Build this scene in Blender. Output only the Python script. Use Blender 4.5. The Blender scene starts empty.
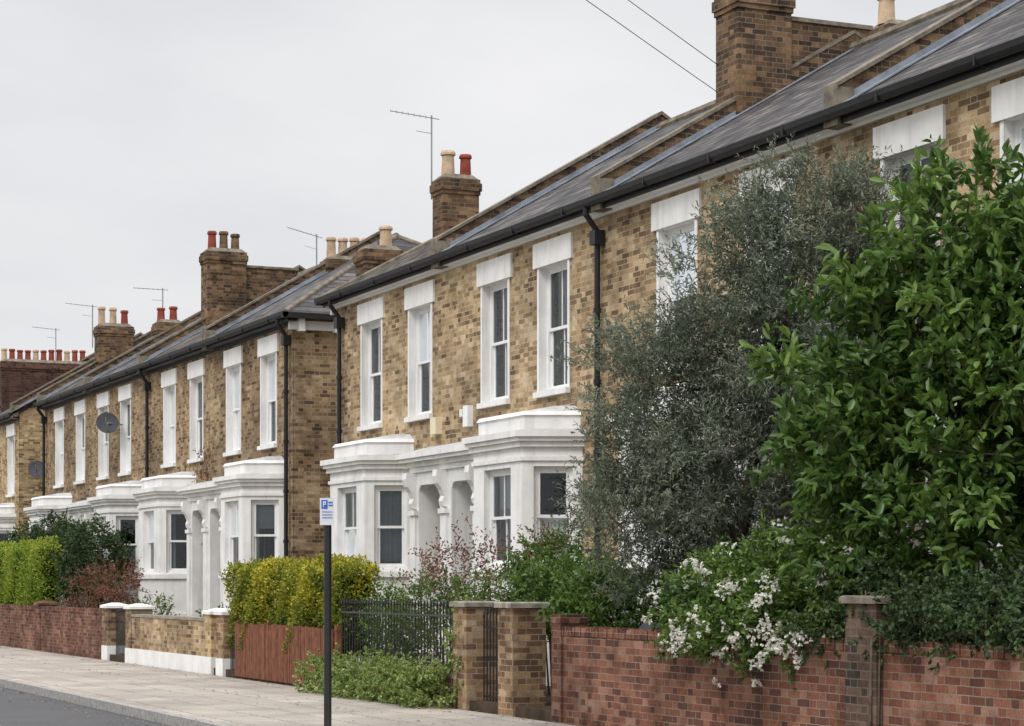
import bpy, math, random, bmesh
import numpy as np
from mathutils import Vector
random.seed(7); rng=np.random.default_rng(7)
scene=bpy.context.scene
scene.view_settings.view_transform='Standard'; scene.view_settings.look='None'; scene.view_settings.exposure=0

# ------------------------------------------------------------ materials
class NT:
    def __init__(s,mat):
        mat.use_nodes=True; s.t=mat.node_tree; s.n=s.t.nodes; s.l=s.t.links; s.n.clear()
    def new(s,t,**k):
        x=s.n.new(t)
        for a,b in k.items(): setattr(x,a,b)
        return x
    def put(s,sock,v):
        if isinstance(v,bpy.types.NodeSocket): s.l.new(v,sock)
        elif isinstance(v,(tuple,list)) and len(v)==3 and sock.type=='RGBA': sock.default_value=(*v,1)
        else: sock.default_value=v
    def m(s,op,a,b=None,c=None,clamp=False):
        x=s.new('ShaderNodeMath',operation=op,use_clamp=clamp)
        s.put(x.inputs[0],a)
        if b is not None: s.put(x.inputs[1],b)
        if c is not None: s.put(x.inputs[2],c)
        return x.outputs[0]
    def mix(s,f,a,b,bt='MIX'):
        x=s.new('ShaderNodeMix',data_type='RGBA',blend_type=bt)
        s.put(x.inputs[0],f); s.put(x.inputs[6],a); s.put(x.inputs[7],b); return x.outputs[2]
    def noise(s,scale,detail=3,rough=.55,vec=None,out=0):
        x=s.new('ShaderNodeTexNoise'); x.inputs['Scale'].default_value=scale; x.inputs['Detail'].default_value=detail; x.inputs['Roughness'].default_value=rough
        if vec is not None: s.l.new(vec,x.inputs['Vector'])
        return x.outputs[out]
    def ramp(s,f,stops,interp='LINEAR'):
        x=s.new('ShaderNodeValToRGB'); r=x.color_ramp; r.interpolation=interp
        while len(r.elements)<len(stops): r.elements.new(.5)
        for e,(p,c) in zip(r.elements,stops):
            e.position=p; e.color=(*c,1) if len(c)==3 else c
        s.l.new(f,x.inputs[0]); return x.outputs[0]
    def pos(s): return s.new('ShaderNodeNewGeometry').outputs['Position']
    def sep(s,v):
        x=s.new('ShaderNodeSeparateXYZ'); s.l.new(v,x.inputs[0]); return x.outputs
    def comb(s,a,b,c=0.0):
        x=s.new('ShaderNodeCombineXYZ')
        for i,k in enumerate((a,b,c)): s.put(x.inputs[i],k)
        return x.outputs[0]
    def out(s,col,rough=.8,spec=.3,metal=0,bump=None,bstr=.4,bdist=.01):
        p=s.new('ShaderNodeBsdfPrincipled'); s.put(p.inputs['Base Color'],col); s.put(p.inputs['Roughness'],rough)
        p.inputs['Specular IOR Level'].default_value=spec; p.inputs['Metallic'].default_value=metal
        if bump is not None:
            b=s.new('ShaderNodeBump'); b.inputs['Strength'].default_value=bstr; b.inputs['Distance'].default_value=bdist
            s.l.new(bump,b.inputs['Height']); s.l.new(b.outputs[0],p.inputs['Normal'])
        o=s.new('ShaderNodeOutputMaterial'); s.l.new(p.outputs[0],o.inputs[0]); return p

def mk(name): return bpy.data.materials.new(name)

def brick_mat(name,cols,mortar,bw=.225,bh=.075,mw=.011,dirt=.5,mode='wall',rough=.9,spec=.15,stain=(.34,.31,.28),tone=.12,moss=0):
    m=mk(name); t=NT(m); P=t.pos(); X,Y,Z=t.sep(P)
    if mode=='wall': u=t.m('ADD',X,Y); v=Z
    elif mode=='flat': u=Y; v=X
    elif mode=='slate': u=Y; v=Z
    wob=t.m('MULTIPLY',t.m('SUBTRACT',t.noise(9,1,vec=P),.5),bh*.16)
    v=t.m('ADD',v,wob); u=t.m('ADD',u,t.m('MULTIPLY',wob,1.5))
    rv=t.m('DIVIDE',v,bh); row=t.m('FLOOR',rv)
    off=t.m('MULTIPLY',t.m('FLOORED_MODULO',row,2.0),.5)
    if mode=='wall':
        U=bw*1.5; c=t.m('ADD',t.m('DIVIDE',u,U),off); col0=t.m('FLOOR',c); p=t.m('MULTIPLY',t.m('FRACT',c),U)
        hd=t.m('GREATER_THAN',p,bw); col=t.m('ADD',t.m('MULTIPLY',col0,2.0),hd)
        fu=t.m('SUBTRACT',p,t.m('MULTIPLY',hd,bw))
    else:
        c=t.m('ADD',t.m('DIVIDE',u,bw),off); col=t.m('FLOOR',c); fu=t.m('MULTIPLY',t.m('FRACT',c),bw)
    fv=t.m('MULTIPLY',t.m('FRACT',rv),bh)
    mask=t.m('MAXIMUM',t.m('LESS_THAN',fu,mw),t.m('LESS_THAN',fv,mw))
    wn=t.new('ShaderNodeTexWhiteNoise',noise_dimensions='2D'); t.l.new(t.comb(col,row),wn.inputs['Vector'])
    n=len(cols)
    drift=t.m('MULTIPLY',t.m('SUBTRACT',t.noise(1.1,3,.6,vec=P),.5),1.1*(1 if mode!='flat' else .2))
    f=t.m('ADD',wn.outputs[0],drift,clamp=True)
    br=t.ramp(f,[(i/max(1,n-1),cc) for i,cc in enumerate(cols)])
    wn2=t.new('ShaderNodeTexWhiteNoise',noise_dimensions='3D'); t.l.new(t.comb(col,row,3.7),wn2.inputs['Vector'])
    br=t.mix(1.0,br,t.ramp(wn2.outputs[0],[(0,(1-tone,1-tone*1.1,1-tone*1.1)),(1,(1+tone*.7,1+tone*.6,1+tone*.4))]),'MULTIPLY')
    fine=t.noise(45,3,.7,vec=P)
    br=t.mix(1.0,br,t.ramp(fine,[(.25,(.62,.62,.62)),(.75,(1.32,1.32,1.32))]),'MULTIPLY')
    mid=t.noise(2.3,4,.7,vec=P)
    mo=t.mix(mid,tuple(k*1.25 for k in mortar),tuple(min(1,k*.6) for k in mortar))
    colr=t.mix(mask,br,mo)
    big=t.noise(.5,4,.7,vec=P)
    colr=t.mix(1.0,colr,t.ramp(big,[(.36,(1-dirt*.55,1-dirt*.56,1-dirt*.56)),(.6,(1.10,1.09,1.06))]),'MULTIPLY')
    st=t.ramp(mid,[(.48,(0,0,0)),(.68,(dirt*.85,)*3)])
    colr=t.mix(st,colr,t.mix(1.0,colr,stain,'MULTIPLY'))
    if moss:
        ms=t.ramp(t.noise(3.3,4,.7,vec=P),[(.55,(0,0,0)),(.72,(moss,)*3)])
        colr=t.mix(ms,colr,(.085,.09,.04))
    h=t.m('ADD',t.m('SUBTRACT',1.0,mask),t.m('MULTIPLY',fine,.6))
    t.out(colr,rough,spec,bump=h,bstr=.7,bdist=.009)
    return m
def plain(name,col,rough=.7,spec=.3,metal=0,var=.15,scale=4,bumps=.15,bscale=40,streak=0):
    m=mk(name); t=NT(m); P=t.pos()
    a=tuple(c*(1-var) for c in col); b=tuple(min(1,c*(1+var*.6)) for c in col)
    n=t.noise(scale,4,.65,vec=P)
    c=t.ramp(n,[(.3,a),(.65,b)])
    if streak:
        mp=t.new('ShaderNodeMapping'); t.l.new(P,mp.inputs[0]); mp.inputs['Scale'].default_value=(9,9,.7)
        sn=t.noise(1.0,4,.6,vec=mp.outputs[0])
        c=t.mix(t.ramp(sn,[(.50,(0,0,0)),(.75,(streak,)*3)]),c,tuple(k*q for k,q in zip(col,(.50,.48,.43))))
    t.out(c,rough,spec,metal,bump=t.noise(bscale,2,vec=P),bstr=bumps,bdist=.006)
    return m
YB=[(.15,.10,.06),(.27,.18,.10),(.37,.255,.14),(.42,.295,.168),(.46,.335,.195),(.50,.375,.225),(.58,.46,.31)]
def sc(cs,k,w=(1,1,1)): return [tuple(c*k*w[i] for i,c in enumerate(x)) for x in cs]
M={}
M['brickA']=brick_mat('stock_brick_gold',sc(YB,1.03),(.50,.43,.33),dirt=.66,mw=.011)
M['brickB']=brick_mat('stock_brick_brown',sc(YB,.78,(1,.96,.93)),(.36,.315,.25),dirt=.68,mw=.011)
M['brickC']=brick_mat('stock_brick_yellow',sc(YB,1.08,(1,1.0,.92)),(.46,.40,.29),dirt=.5)
M['brickD']=brick_mat('chimney_brick',[(.06,.042,.033),(.10,.065,.042),(.145,.09,.055),(.20,.125,.07),(.28,.175,.10)],(.22,.175,.13),dirt=.75)
M['brickE']=brick_mat('stack_brick_dark_red',[(.05,.034,.03),(.085,.047,.038),(.12,.06,.045),(.16,.08,.058)],(.15,.12,.10),dirt=.6)
M['brickR']=brick_mat('red_brick',[(.10,.050,.040),(.150,.064,.047),(.185,.077,.053),(.215,.094,.062),(.25,.118,.08),(.29,.17,.13)],(.25,.21,.17),dirt=.78,mw=.009,tone=.16,moss=.35)
M['brickP']=brick_mat('pier_brick',[(.14,.085,.055),(.23,.13,.075),(.31,.195,.11),(.38,.26,.15),(.46,.35,.22)],(.36,.31,.25),dirt=.75,moss=.3)
M['brickK']=brick_mat('dark_brick',[(.05,.038,.034),(.09,.056,.046),(.13,.08,.06),(.17,.12,.09)],(.16,.14,.12),dirt=.6,moss=.3)
M['slate']=brick_mat('slate_roof',[(.042,.042,.048),(.068,.067,.073),(.09,.088,.093),(.115,.108,.110),(.16,.145,.138)],(.018,.017,.018),bw=.30,bh=.115,mw=.018,dirt=.6,mode='slate',rough=.75,spec=.2,tone=.2,stain=(.5,.47,.43))
M['slateB']=brick_mat('weathered_slate_roof',[(.055,.05,.048),(.082,.074,.069),(.11,.098,.09),(.14,.123,.108),(.19,.165,.14)],(.02,.018,.017),bw=.28,bh=.115,mw=.018,dirt=.7,mode='slate',rough=.85,spec=.15,tone=.2,moss=.25,stain=(.5,.46,.42))
M['paving']=brick_mat('paving_slabs',[(.355,.325,.292),(.37,.338,.303),(.385,.35,.315),(.40,.365,.328)],(.17,.15,.13),bw=.75,bh=.6,mw=.016,dirt=.4,mode='flat',stain=(.7,.68,.66),tone=.07)
M['white']=plain('white_stucco',(.79,.78,.76),.6,.3,var=.12,scale=2.2,streak=.36)
M['frame']=plain('white_gloss_paint',(.80,.80,.79),.35,.4,var=.05)
M['cream']=plain('cream_plastic',(.72,.64,.45),.5,var=.05)
M['black']=plain('black_paint',(.018,.018,.02),.35,.5,var=.3)
M['gutter']=plain('gutter_black',(.016,.016,.018),.5,.3,var=.3)
M['lead']=plain('lead_flashing',(.23,.255,.29),.75,.2,var=.35,scale=3)
M['ledge']=plain('lead_ledge',(.5,.5,.5),.75,.2,var=.3,scale=3)
M['stone']=plain('weathered_coping',(.19,.165,.13),.95,.1,var=.5,scale=6,bumps=.5)
M['capstone']=plain('cap_stone',(.27,.24,.20),.85,.2,var=.45,scale=8,bumps=.4)
M['terra']=plain('terracotta',(.25,.06,.04),.8,.2,var=.35)
M['buff']=plain('buff_clay',(.50,.37,.25),.8,.2,var=.35)
M['dark']=plain('soot',(.02,.02,.02),.9,.1)
M['plaster']=plain('interior_plaster',(.22,.20,.18),.9,.1)
M['curtain']=plain('curtain_cloth',(.36,.375,.385),.9,.1,var=.12)
M['doorblue']=plain('door_paint_dark',(.03,.045,.07),.35,.4)
M['doorgrey']=plain('door_paint_grey',(.22,.26,.27),.35,.4)
M['wood']=plain('brown_stained_wood',(.185,.072,.040),.75,.2,var=.4,scale=7,streak=.55)
M['metal']=plain('galvanised',(.30,.31,.32),.4,.5,metal=.6)
M['dish']=plain('dish_grey',(.06,.06,.07),.6,.2)
M['bin']=plain('bin_plastic',(.03,.04,.055),.5,.3)
M['granite']=plain('granite_kerb',(.30,.29,.275),.8,.3,var=.4,scale=14)
M['soil']=plain('soil',(.07,.05,.035),1,.1,var=.4)
M['bark']=plain('bark',(.12,.095,.07),.95,.1,var=.4,scale=12,bumps=.6)
M['ground']=plain('ground_earth',(.10,.10,.07),1,.1,var=.3,scale=.3)
M['line']=plain('road_paint',(.62,.62,.58),.7,.2,var=.3,scale=8)
M['signblue']=plain('sign_blue',(.03,.13,.5),.4,.4,var=.05)
M['signwhite']=plain('sign_white',(.70,.73,.77),.4,.4,var=.05)
def asphalt():
    m=mk('asphalt'); t=NT(m); P=t.pos()
    f=t.noise(90,3,.7,vec=P); g=t.noise(.8,4,.6,vec=P)
    c=t.ramp(f,[(.3,(.045,.046,.05)),(.7,(.11,.11,.115))])
    c=t.mix(.6,c,t.ramp(g,[(.3,(.8,.8,.8)),(.7,(1.2,1.2,1.2))]),'MULTIPLY')
    t.out(c,.85,.3,bump=f,bstr=.6,bdist=.01); return m
M['asphalt']=asphalt()
def glass():
    m=mk('window_glass'); t=NT(m)
    tr=t.new('ShaderNodeBsdfTransparent'); tr.inputs[0].default_value=(.80,.85,.86,1)
    gl=t.new('ShaderNodeBsdfGlossy'); gl.inputs['Roughness'].default_value=.02; gl.inputs[0].default_value=(.9,.95,1,1)
    fr=t.new('ShaderNodeFresnel'); fr.inputs[0].default_value=1.6
    mx=t.new('ShaderNodeMixShader'); t.l.new(fr.outputs[0],mx.inputs[0]); t.l.new(tr.outputs[0],mx.inputs[1]); t.l.new(gl.outputs[0],mx.inputs[2])
    o=t.new('ShaderNodeOutputMaterial'); t.l.new(mx.outputs[0],o.inputs[0]); return m
M['glass']=glass()
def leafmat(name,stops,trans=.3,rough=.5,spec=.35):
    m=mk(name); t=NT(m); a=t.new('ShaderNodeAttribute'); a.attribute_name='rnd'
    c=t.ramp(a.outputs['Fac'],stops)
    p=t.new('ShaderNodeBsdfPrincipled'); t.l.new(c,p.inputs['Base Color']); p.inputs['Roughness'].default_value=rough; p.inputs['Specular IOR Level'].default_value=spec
    tl=t.new('ShaderNodeBsdfTranslucent'); t.l.new(c,tl.inputs[0])
    mx=t.new('ShaderNodeMixShader'); mx.inputs[0].default_value=trans
    t.l.new(p.outputs[0],mx.inputs[1]); t.l.new(tl.outputs[0],mx.inputs[2])
    o=t.new('ShaderNodeOutputMaterial'); t.l.new(mx.outputs[0],o.inputs[0]); return m
M['leaf_olive']=leafmat('olive_leaves',[(0,(.085,.105,.07)),(.4,(.165,.195,.135)),(.75,(.27,.30,.22)),(1,(.42,.44,.36))],.22,.5)
M['leaf_green']=leafmat('green_leaves',[(0,(.035,.075,.018)),(.4,(.085,.16,.032)),(.75,(.16,.26,.052)),(.93,(.27,.37,.09)),(1,(.42,.40,.12))],.34,.36,.5)
M['leaf_bush']=leafmat('bush_leaves',[(0,(.03,.065,.015)),(.4,(.09,.165,.033)),(.75,(.18,.27,.055)),(1,(.30,.38,.11))],.3,.45)
M['leaf_hedge']=leafmat('privet_leaves',[(0,(.05,.08,.012)),(.35,(.14,.18,.02)),(.62,(.32,.33,.03)),(.85,(.60,.50,.05)),(1,(.72,.60,.08))],.3)
M['leaf_bright']=leafmat('hedge_leaves',[(0,(.06,.12,.012)),(.5,(.22,.31,.03)),(1,(.48,.50,.07))],.3)
M['leaf_dark']=leafmat('dark_leaves',[(0,(.018,.035,.014)),(.5,(.05,.09,.03)),(1,(.12,.175,.055))],.25)
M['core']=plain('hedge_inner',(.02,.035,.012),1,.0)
M['leaf_ivy']=leafmat('ivy_leaves',[(0,(.08,.14,.03)),(.5,(.24,.31,.08)),(1,(.56,.58,.28))],.3)
M['leaf_red']=leafmat('red_leaves',[(0,(.08,.055,.03)),(.5,(.20,.095,.055)),(1,(.38,.12,.09))],.3)
M['leaf_mixed']=leafmat('mixed_leaves',[(0,(.03,.07,.015)),(.5,(.12,.19,.04)),(.8,(.26,.28,.10)),(1,(.38,.18,.13))],.3)
M['petal']=leafmat('white_petals',[(0,(.72,.70,.62)),(1,(.90,.89,.85))],.3)
M['litter']=leafmat('fallen_leaves',[(0,(.12,.07,.03)),(.6,(.28,.17,.05)),(1,(.38,.28,.09))],.1)

# ------------------------------------------------------------ mesh builder
class MB:
    def __init__(s): s.v=[]; s.f=[]; s.mi=[]; s.mats=[]
    def mat(s,k):
        if k not in s.mats: s.mats.append(k)
        return s.mats.index(k)
    def poly(s,pts,k): 
        n=len(s.v); s.v+= [tuple(p) for p in pts]; s.f.append(tuple(range(n,n+len(pts)))); s.mi.append(s.mat(k))
    def hexa(s,p,k):
        n=len(s.v); s.v+=[tuple(q) for q in p]; a=s.mat(k)
        for f in ((3,2,1,0),(4,5,6,7),(0,1,5,4),(1,2,6,5),(2,3,7,6),(3,0,4,7)):
            s.f.append(tuple(n+i for i in f)); s.mi.append(a)
    def box(s,x0,x1,y0,y1,z0,z1,k):
        s.hexa([(x0,y0,z0),(x1,y0,z0),(x1,y1,z0),(x0,y1,z0),(x0,y0,z1),(x1,y0,z1),(x1,y1,z1),(x0,y1,z1)],k)
    def loft(s,rings,k,caps=True):
        n=len(s.v); m=len(rings[0]); a=s.mat(k)
        for r in rings: s.v+=[tuple(p) for p in r]
        for i in range(len(rings)-1):
            for j in range(m):
                j2=(j+1)%m; s.f.append((n+i*m+j,n+i*m+j2,n+(i+1)*m+j2,n+(i+1)*m+j)); s.mi.append(a)
        if caps:
            s.f.append(tuple(n+j for j in reversed(range(m)))); s.mi.append(a)
            b=n+(len(rings)-1)*m; s.f.append(tuple(b+j for j in range(m))); s.mi.append(a)
    def prism(s,poly,z0,z1,k,poly2=None):
        s.loft([[(x,y,z0) for x,y in poly],[(x,y,z1) for x,y in (poly2 or poly)]],k)
    def exy(s,poly,y0,y1,k): s.loft([[(x,y0,z) for x,z in poly],[(x,y1,z) for x,z in poly]],k)
    def tube(s,p0,p1,r0,r1,k,n=8,caps=True):
        p0=Vector(p0);p1=Vector(p1); d=(p1-p0).normalized()
        a=d.orthogonal().normalized(); b=d.cross(a)
        s.loft([[p+ (a*math.cos(t)+b*math.sin(t))*r for t in [2*math.pi*i/n for i in range(n)]] for p,r in ((p0,r0),(p1,r1))],k,caps)
    def revolve(s,c,prof,k,n=14,caps=True):
        s.loft([[(c[0]+r*math.cos(2*math.pi*i/n),c[1]+r*math.sin(2*math.pi*i/n),c[2]+z) for i in range(n)] for r,z in prof],k,caps)
    def build(s,name,parent=None):
        me=bpy.data.meshes.new(name); me.from_pydata(s.v,[],s.f); 
        for k in s.mats: me.materials.append(M[k])
        me.polygons.foreach_set('material_index',s.mi); me.update()
        bm=bmesh.new(); bm.from_mesh(me); bmesh.ops.recalc_face_normals(bm,faces=bm.faces); bm.to_mesh(me); bm.free()
        o=bpy.data.objects.new(name,me); scene.collection.objects.link(o)
        if parent: o.parent=parent
        return o
class Frame:
    def __init__(s,o,u,n):
        s.o=Vector((o[0],o[1])); s.u=Vector(u).normalized(); s.n=Vector(n).normalized()
    def p(s,u,d,z): q=s.o+s.u*u-s.n*d; return (q.x,q.y,z)
    def box(s,mb,u0,u1,d0,d1,z0,z1,k):
        mb.hexa([s.p(u0,d0,z0),s.p(u1,d0,z0),s.p(u1,d1,z0),s.p(u0,d1,z0),s.p(u0,d0,z1),s.p(u1,d0,z1),s.p(u1,d1,z1),s.p(u0,d1,z1)],k)
def panel(mb,fr,u0,u1,z0,z1,holes,k,kr,depth=.14,d=0):
    us=sorted({u0,u1}|{min(max(h[i],u0),u1) for h in holes for i in (0,1)})
    zs=sorted({z0,z1}|{h[i] for h in holes for i in (2,3)})
    for a,b in zip(us,us[1:]):
        for c,e in zip(zs,zs[1:]):
            mu,mz=(a+b)/2,(c+e)/2
            if any(h[0]<mu<h[1] and h[2]<mz<h[3] for h in holes): continue
            mb.poly([fr.p(a,d,c),fr.p(b,d,c),fr.p(b,d,e),fr.p(a,d,e)],k)
    for h in holes:
        dd=h[4] if len(h)>4 else depth
        if dd<=0: continue
        a,b,c,e=h[:4]
        mb.poly([fr.p(a,d,c),fr.p(a,d+dd,c),fr.p(a,d+dd,e),fr.p(a,d,e)],kr)
        mb.poly([fr.p(b,d,c),fr.p(b,d+dd,c),fr.p(b,d+dd,e),fr.p(b,d,e)],kr)
        mb.poly([fr.p(a,d,e),fr.p(b,d,e),fr.p(b,d+dd,e),fr.p(a,d+dd,e)],kr)
        mb.poly([fr.p(a,d,c),fr.p(b,d,c),fr.p(b,d+dd,c),fr.p(a,d+dd,c)],kr)
def window(H,fr,u0,u1,z0,z1,rev=.12,cur='net',bars=True):
    F=H('window_frames'); G=H('window_glass'); C=H('curtains'); w=.05
    B=lambda a,b,c,d,e,f: fr.box(F,a,b,c,d,e,f,'frame')
    d=rev
    B(u0,u0+w,d,d+.1,z0,z1);B(u1-w,u1,d,d+.1,z0,z1);B(u0+w,u1-w,d,d+.1,z1-w,z1);B(u0+w,u1-w,d-.02,d+.1,z0,z0+w)
    a,b=u0+w,u1-w; zm=(z0+z1)/2; s=.045
    for (q0,q1,dd) in ((zm-.02,z1-w,d+.012),(z0+w,zm+.025,d+.05)):
        B(a,a+s,dd,dd+.034,q0,q1);B(b-s,b,dd,dd+.034,q0,q1);B(a+s,b-s,dd,dd+.034,q1-s,q1);B(a+s,b-s,dd,dd+.034,q0,q0+s)
        if bars:
            c=(a+b)/2; B(c-.011,c+.011,dd+.003,dd+.03,q0+s,q1-s)
        tl=random.uniform(-.004,.004)
        G.poly([fr.p(a+s,dd+.017+tl,q0+s),fr.p(b-s,dd+.017-tl,q0+s),fr.p(b-s,dd+.017-tl,q1-s),fr.p(a+s,dd+.017+tl,q1-s)],'glass')
    def drape(ua,ub,za,zb,dp=.22):
        n=max(6,int((ub-ua)/.03)); ph=random.random()*6
        for i in range(n):
            ta,tb=ua+(ub-ua)*i/n,ua+(ub-ua)*(i+1)/n
            da=dp+.03*math.sin(i*1.3+ph); db=dp+.03*math.sin((i+1)*1.3+ph)
            C.poly([fr.p(ta,d+da,za),fr.p(tb,d+db,za),fr.p(tb,d+db,zb),fr.p(ta,d+da,zb)],'curtain')
    wd=u1-u0
    if cur=='net': drape(u0,u1,z0,z1)
    elif cur=='sides': drape(u0,u0+wd*.30,z0,z1); drape(u1-wd*.25,u1,z0,z1)
    elif cur=='half': fr.box(C,u0+.05,u1-.05,d+.13,d+.15,z0,zm,'frame')
    elif cur=='blind': fr.box(C,u0+.03,u1-.03,d+.14,d+.15,z1-(z1-z0)*.4,z1,'curtain')
    elif cur=='left': drape(u0+wd*.5,u1,z0,z1)

XF=13.6; XR=17.5; XE=13.36; XB=21.64
SL=(9.42-6.98)/(XR-XE)
def zr(x): return 6.98+SL*(x-XE)
FF=Frame((XF,0),(0,1),(-1,0))
def pots(mb,specs):
    for x,y,z,h,r,k in specs:
        h*=random.uniform(.9,1.08)
        mb.revolve((x,y,z),[(r*1.05,0),(r,.06),(r*.88,h*.8),(r*1.12,h*.84),(r*1.12,h*.92),(r*.98,h),(r*.75,h),(r*.72,h*.5)],k,14)
        mb.revolve((x,y,z+h*.5),[(r*.72,0),(.001,.005)],'dark',14,False)
def stack(H,x0,x1,y0,y1,z0,zt,potl,k='brickD'):
    C=H('chimney_stack')
    C.box(x0,x1,y0,y1,z0,zt-.34,k)
    C.box(x0-.022,x1+.022,y0-.022,y1+.022,zt-.34,zt-.265,k)
    C.box(x0-.045,x1+.045,y0-.045,y1+.045,zt-.265,zt-.115,k)
    C.box(x0-.02,x1+.02,y0-.02,y1+.02,zt-.115,zt-.04,k)
    C.loft([[(a,b,zt-.04) for a,b in ((x0,y0),(x1,y0),(x1,y1),(x0,y1))],[(a,b,zt+.06) for a,b in ((x0+.1,y0+.1),(x1-.1,y0+.1),(x1-.1,y1-.1),(x0+.1,y1-.1))]],'stone')
    pots(H('chimney_pots'),[(x,y,zt+.02,h,r,kk) for x,y,h,r,kk in potl])
def parapet(H,y,x0=13.40,w=.13):
    P=H('party_wall_parapets'); zt=9.66; ze=7.24
    P.exy([(x0,6.8),(x0,ze),(XR,zt),(XB-.05,ze),(XB-.05,6.8),(XR,9.2)],y-w,y+w,'brickD')
    P.exy([(x0-.04,ze-.01),(x0-.04,ze+.04),(XR,zt+.05),(XB,ze+.04),(XB,ze-.01),(XR,zt-.01)],y-w-.03,y+w+.03,'stone')
    P.box(x0-.04,x0+.18,y-w-.02,y+w+.02,6.80,ze-.012,'stone')
    L=H('lead_flashing')
    for a,b in ((y-w-.16,y-w),(y+w,y+w+.16)):
        L.exy([(XE+.05,zr(XE+.05)+.012),(XR,zr(XR)+.012),(XR,zr(XR)+.03),(XE+.05,zr(XE+.05)+.03)],a,b,'lead')
    for a,b in ((y-w-.010,y-w),(y+w,y+w+.010)):
        L.exy([(13.5,zr(13.5)+.03),(XR,zr(XR)+.03),(XR,zr(XR)+.10),(13.5,zr(13.5)+.10)],a,b,'lead')
def outline(y0,y1,off,xf=12.8):
    return [(XF,y0-.35-off*1.1),(xf-off,y0-off*.75),(xf-off,y1+off*.75),(XF,y1+.35+off*1.1)]
def bay(H,y0,y1,curs=('sides','half','net'),xf=12.8):
    W=H('bay_window'); z0,z1=1.84,3.28
    fr=Frame((xf,y0),(0,1),(-1,0)); L=y1-y0; cw=.5 if L<1.9 else .52; c=L/2
    panel(W,fr,0,L,.1,3.6,[(c-cw,c+cw,z0,z1)],'white','white',.1)
    window(H,fr,c-cw,c+cw,z0,z1,.1,curs[0])
    for (O,E,sgn,cu) in (((xf,y0),(XF,y0-.35),-1,curs[1]),((xf,y1),(XF,y1+.35),1,curs[2])):
        u=Vector((E[0]-O[0],E[1]-O[1])); l=u.length; u.normalize(); n=Vector((u.y,-u.x))
        if n.y*sgn<0: n=-n
        f=Frame(O,u,n); panel(W,f,0,l,.1,3.6,[(.17,l-.14,z0,z1)],'white','white',.08)
        window(H,f,.17,l-.14,z0,z1,.08,cu,False)
    W.prism(outline(y0,y1,.05),1.70,1.80,'white'); W.prism(outline(y0,y1,.025),.1,.9,'white')
    W.prism(outline(y0,y1,.03),3.36,3.42,'white')
    W.prism(outline(y0,y1,.06),3.56,3.64,'white'); W.prism(outline(y0,y1,.11),3.64,3.70,'white'); W.prism(outline(y0,y1,.15),3.70,3.79,'white')
    W.prism(outline(y0,y1,.13),3.79,3.83,'ledge',outline(y0,y1,-.1)); 
    W.prism(outline(y0,y1,-.06),3.81,4.02,'white'); W.prism(outline(y0,y1,-.03),4.02,4.08,'white',outline(y0,y1,-.07))
    W.prism(outline(y0,y1,-.08),4.08,4.17,'ledge',[(XF,y0-.1),(XF-.25,y0+.1),(XF-.25,y1-.1),(XF,y1+.1)])
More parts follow.
